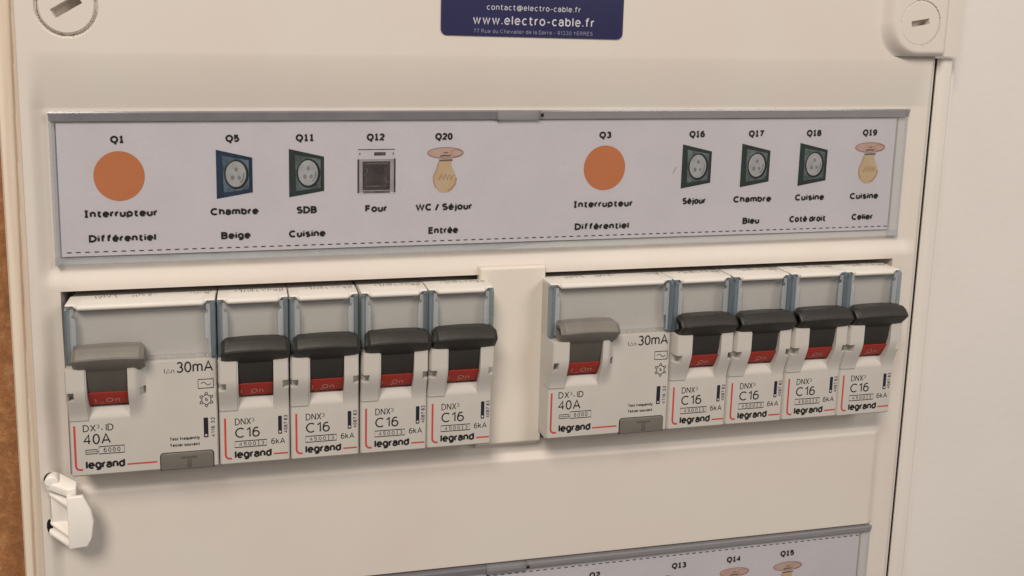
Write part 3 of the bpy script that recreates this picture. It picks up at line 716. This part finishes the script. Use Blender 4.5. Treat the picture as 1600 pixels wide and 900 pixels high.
        rect(g, 30.5, 34.2, 20.9, 23.2, LH, 0.17); g.stroke([(31.2+0.23*k, 22.05+0.42*math.sin(k*2*math.pi/10)) for k in range(11)], 0.18, LH)
        for k in range(6):
            a = math.radians(60*k+90); a2 = math.radians(60*k+150); p = lambda t, r_: (32.4+r_*math.cos(t), 17.9+r_*1.08*math.sin(t))
            g.stroke([p(a, 1.25), p(a2, 1.25)], 0.2, LH); g.stroke([p(a-0.3, 1.35), p(a, 1.85), p(a+0.3, 1.35)], 0.22, LH)
        text(g, 'S', 32.0, 32.8, 17.5, 0.85, LH, 0.2, gap=0.12)
        text(g, '4116 32', 8.0, 13.2, 34.3, 0.92, LH, 0.16, rot=90)
        b.prism_h(rrect(31.6, 32.7, 8.0, 13.2, 0.15, 3), LH-0.02, LH)
        text(g, 'Test frequently', 23.3, 30.6, 7.75, 0.85, LH, 0.2, gap=0.12); text(g, 'Tester souvent', 23.3, 30.6, 6.1, 0.85, LH, 0.2, gap=0.12)
    else:
        brackets(r, 1.4, 12.6, 1.85, 2.9, LH); r.stroke([(13.35, 2.3), (16.9, 2.3)], 0.42, LH)
        text(g, 'DNX', 3.8, 7.75, 10.6, 1.8, LH, 0.115, gap=0.16); text(g, '3', 7.85, 8.6, 11.3, 1.0, LH)
        text(g, 'C16', 3.8, 9.9, 7.2, 2.7, LH, 0.13, gap=0.12)
        rect(g, 3.7, 11.6, 4.7, 6.3, LH); g.stroke([(9.6, 4.7), (9.6, 6.3)], 0.16, LH); text(g, '4500', 4.7, 8.9, 5.0, 1.0, LH, 0.13, gap=0.32); text(g, '3', 10.2, 10.95, 5.0, 1.0, LH, 0.13)
        text(g, '6kA', 12.7, 16.2, 4.9, 1.55, LH, 0.13, gap=0.14)
        brand(g, 3.6, 12.8, 1.75, 2.0, LH)
        text(g, '4087 83', 7.7, 12.4, 16.85, 0.95, LH, 0.16, rot=90)
        b.prism_h(rrect(14.5, 15.45, 7.5, 12.3, 0.15, 3), LH-0.02, LH)
    g.build('lettering', INK, root)
    r.build('red_mark', REDINK, root)
    o = b.build('dark_bar', BLUEINK, root)
    g = Geo(); bx, bz = (32.15, 8.6) if rc else (14.97, 8.1)
    g.ellipse(bx, bz, 0.28, 0.3, LH+0.03, 16); w_ = g.build('bar_window', BODY, root); w_.parent = o
    if rc:
        g = Geo(); g.prism_h(rrect(21.1, 33.8, 0.3, 4.55, 0.9, 6, (0, 0, 1, 1)), 9.2, 10.4)
        bt = g.build('test_button', BUTTON, root, bevel=0.16)
        g = Geo(); g.prism_h(rrect(20.88, 34.0, 0.1, 4.72, 1.0, 6, (0, 0, 1, 1)), 9.0, 10.02); o = g.build('button_gap', INK, root); o.parent = bt
        g = Geo(); g.prism_h([(26.0, 3.1), (29.9, 3.1), (29.9, 3.75), (26.0, 3.75)], 10.3, 10.47); g.prism_h([(27.4, 0.7), (28.5, 0.7), (28.5, 3.05), (27.4, 3.05)], 10.3, 10.47)
        o = g.build('letter_mark', TMARK, root, bevel=0.08); o.parent = bt
    return root
def place(root, x, dz=0):
    root.location = P3(x, dz, 0)
def copy_tree(o, parent=None):
    c = o.copy(); COL.objects.link(c)
    if parent: c.parent = parent
    for ch in [k for k in bpy.data.objects if k.parent == o]: copy_tree(ch, c)
    return c
PITCH = 17.7; XG = 121.5
rcd = make_device('rcd', 'wide grey-handled switch marked 40A at the far left, under the Q1 label'); place(rcd, 0.1)
r2 = copy_tree(rcd); r2['label'] = 'wide grey-handled switch marked 40A just right of the blanking plate, under the Q3 label'; place(r2, XG+0.1)
mcb = make_device('mcb', 'black-handled circuit breaker under the Q5 label, beside the left grey-handled switch'); place(mcb, 2*PITCH+0.1)
specs = [(3*PITCH, 'second black-handled circuit breaker of the left group, under the Q11 label'),
         (4*PITCH, 'black-handled circuit breaker under the oven icon labelled Q12'),
         (5*PITCH, 'black-handled circuit breaker touching the left side of the blanking plate'),
         (XG+2*PITCH, 'black-handled circuit breaker beside the right grey-handled switch, under the Q16 label'),
         (XG+3*PITCH, 'black-handled circuit breaker under the Q17 label in the right group'),
         (XG+4*PITCH, 'black-handled circuit breaker under the Q18 label, second from the right end'),
         (XG+5*PITCH, 'rightmost black-handled circuit breaker, its handle overlapping the cabinet edge')]
for i, (x, lb) in enumerate(specs):
    c = copy_tree(mcb); c['label'] = lb; c.rotation_euler = (0, math.radians(((i*5) % 7-3)*0.05), 0)
    for ch in c.children:
        if ch.name.startswith('toggle'): ch.location = (0.00006*((i*3) % 4-1.5), 0, 0.00007*((i*5) % 4-1.5))
    place(c, x+0.1+(0.12 if i in (1, 5) else 0), 0.06*((i*7) % 3-1))

# ------------------------------------------------------------------ white hinge clip on the left border
clip = thing('hinge_clip', 'glossy white plastic hinge clip sticking out of the cover at lower left', 'hinge clip', (-6, -20, 2))
g = Geo(); g.prism_h([(-1.8, -19.9), (2.6, -19.6), (3.7, -17.4), (4.3, -12.9), (3.7, -9.6), (2.0, -5.9), (-1.8, -6.1)], 6.8, 8.0)
build_at(g, 'clip_plate', CLIP, clip, bevel=0.35)
def arm(z0, z1, x0, h1, name='clip_arm', t=1.7):
    g = Geo(); g.prism_z([(x0, 1.5), (x0+t, 1.5), (0.2, h1-2.2), (0.2, h1-0.2), (-1.8, h1), (x0, 1.9+t*0.7)][::-1], z0, z1); g.v = [(x, z-0.42*(h-1.5), h) for x, z, h in g.v]; return build_at(g, name, CLIP, clip, bevel=0.35)
arm(-4.6, -2.5, -7.4, 6.6, 'clip_knuckle', 3.0)
arm(-7.2, -6.2, -7.0, 7.0); arm(-15.0, -14.1, -7.0, 7.2); arm(-17.6, -16.5, -7.4, 7.2)
g = Geo(); g.box(-6.6, -1.9, -15.5, -7.0, 2.2, 3.2); build_at(g, 'clip_base', CLIP, clip, bevel=0.3)
g = Geo(); n = 24
g.prism_h([(-5.9+1.7*math.cos(2*math.pi*k/n), -3.4+1.5*math.sin(2*math.pi*k/n)) for k in range(n)], 1.6, 4.6); build_at(g, 'pivot_knob', CLIP, clip, bevel=0.4)
g = Geo(); g.prism_z([(-2.0, 2.0), (-1.3, 2.0), (-1.3, 7.0), (-2.0, 7.0)], -19.6, -6.2); build_at(g, 'inner_web', CLIP, clip, bevel=0.2)
g = Geo(); g.ellipse(-6.4, -3.6, 1.75, 1.8, 2.43, 32); g.ellipse(-7.3, -16.2, 0.7, 1.9, 2.43, 32)
o = build_at(g, 'clip_hole', DARK, cover)
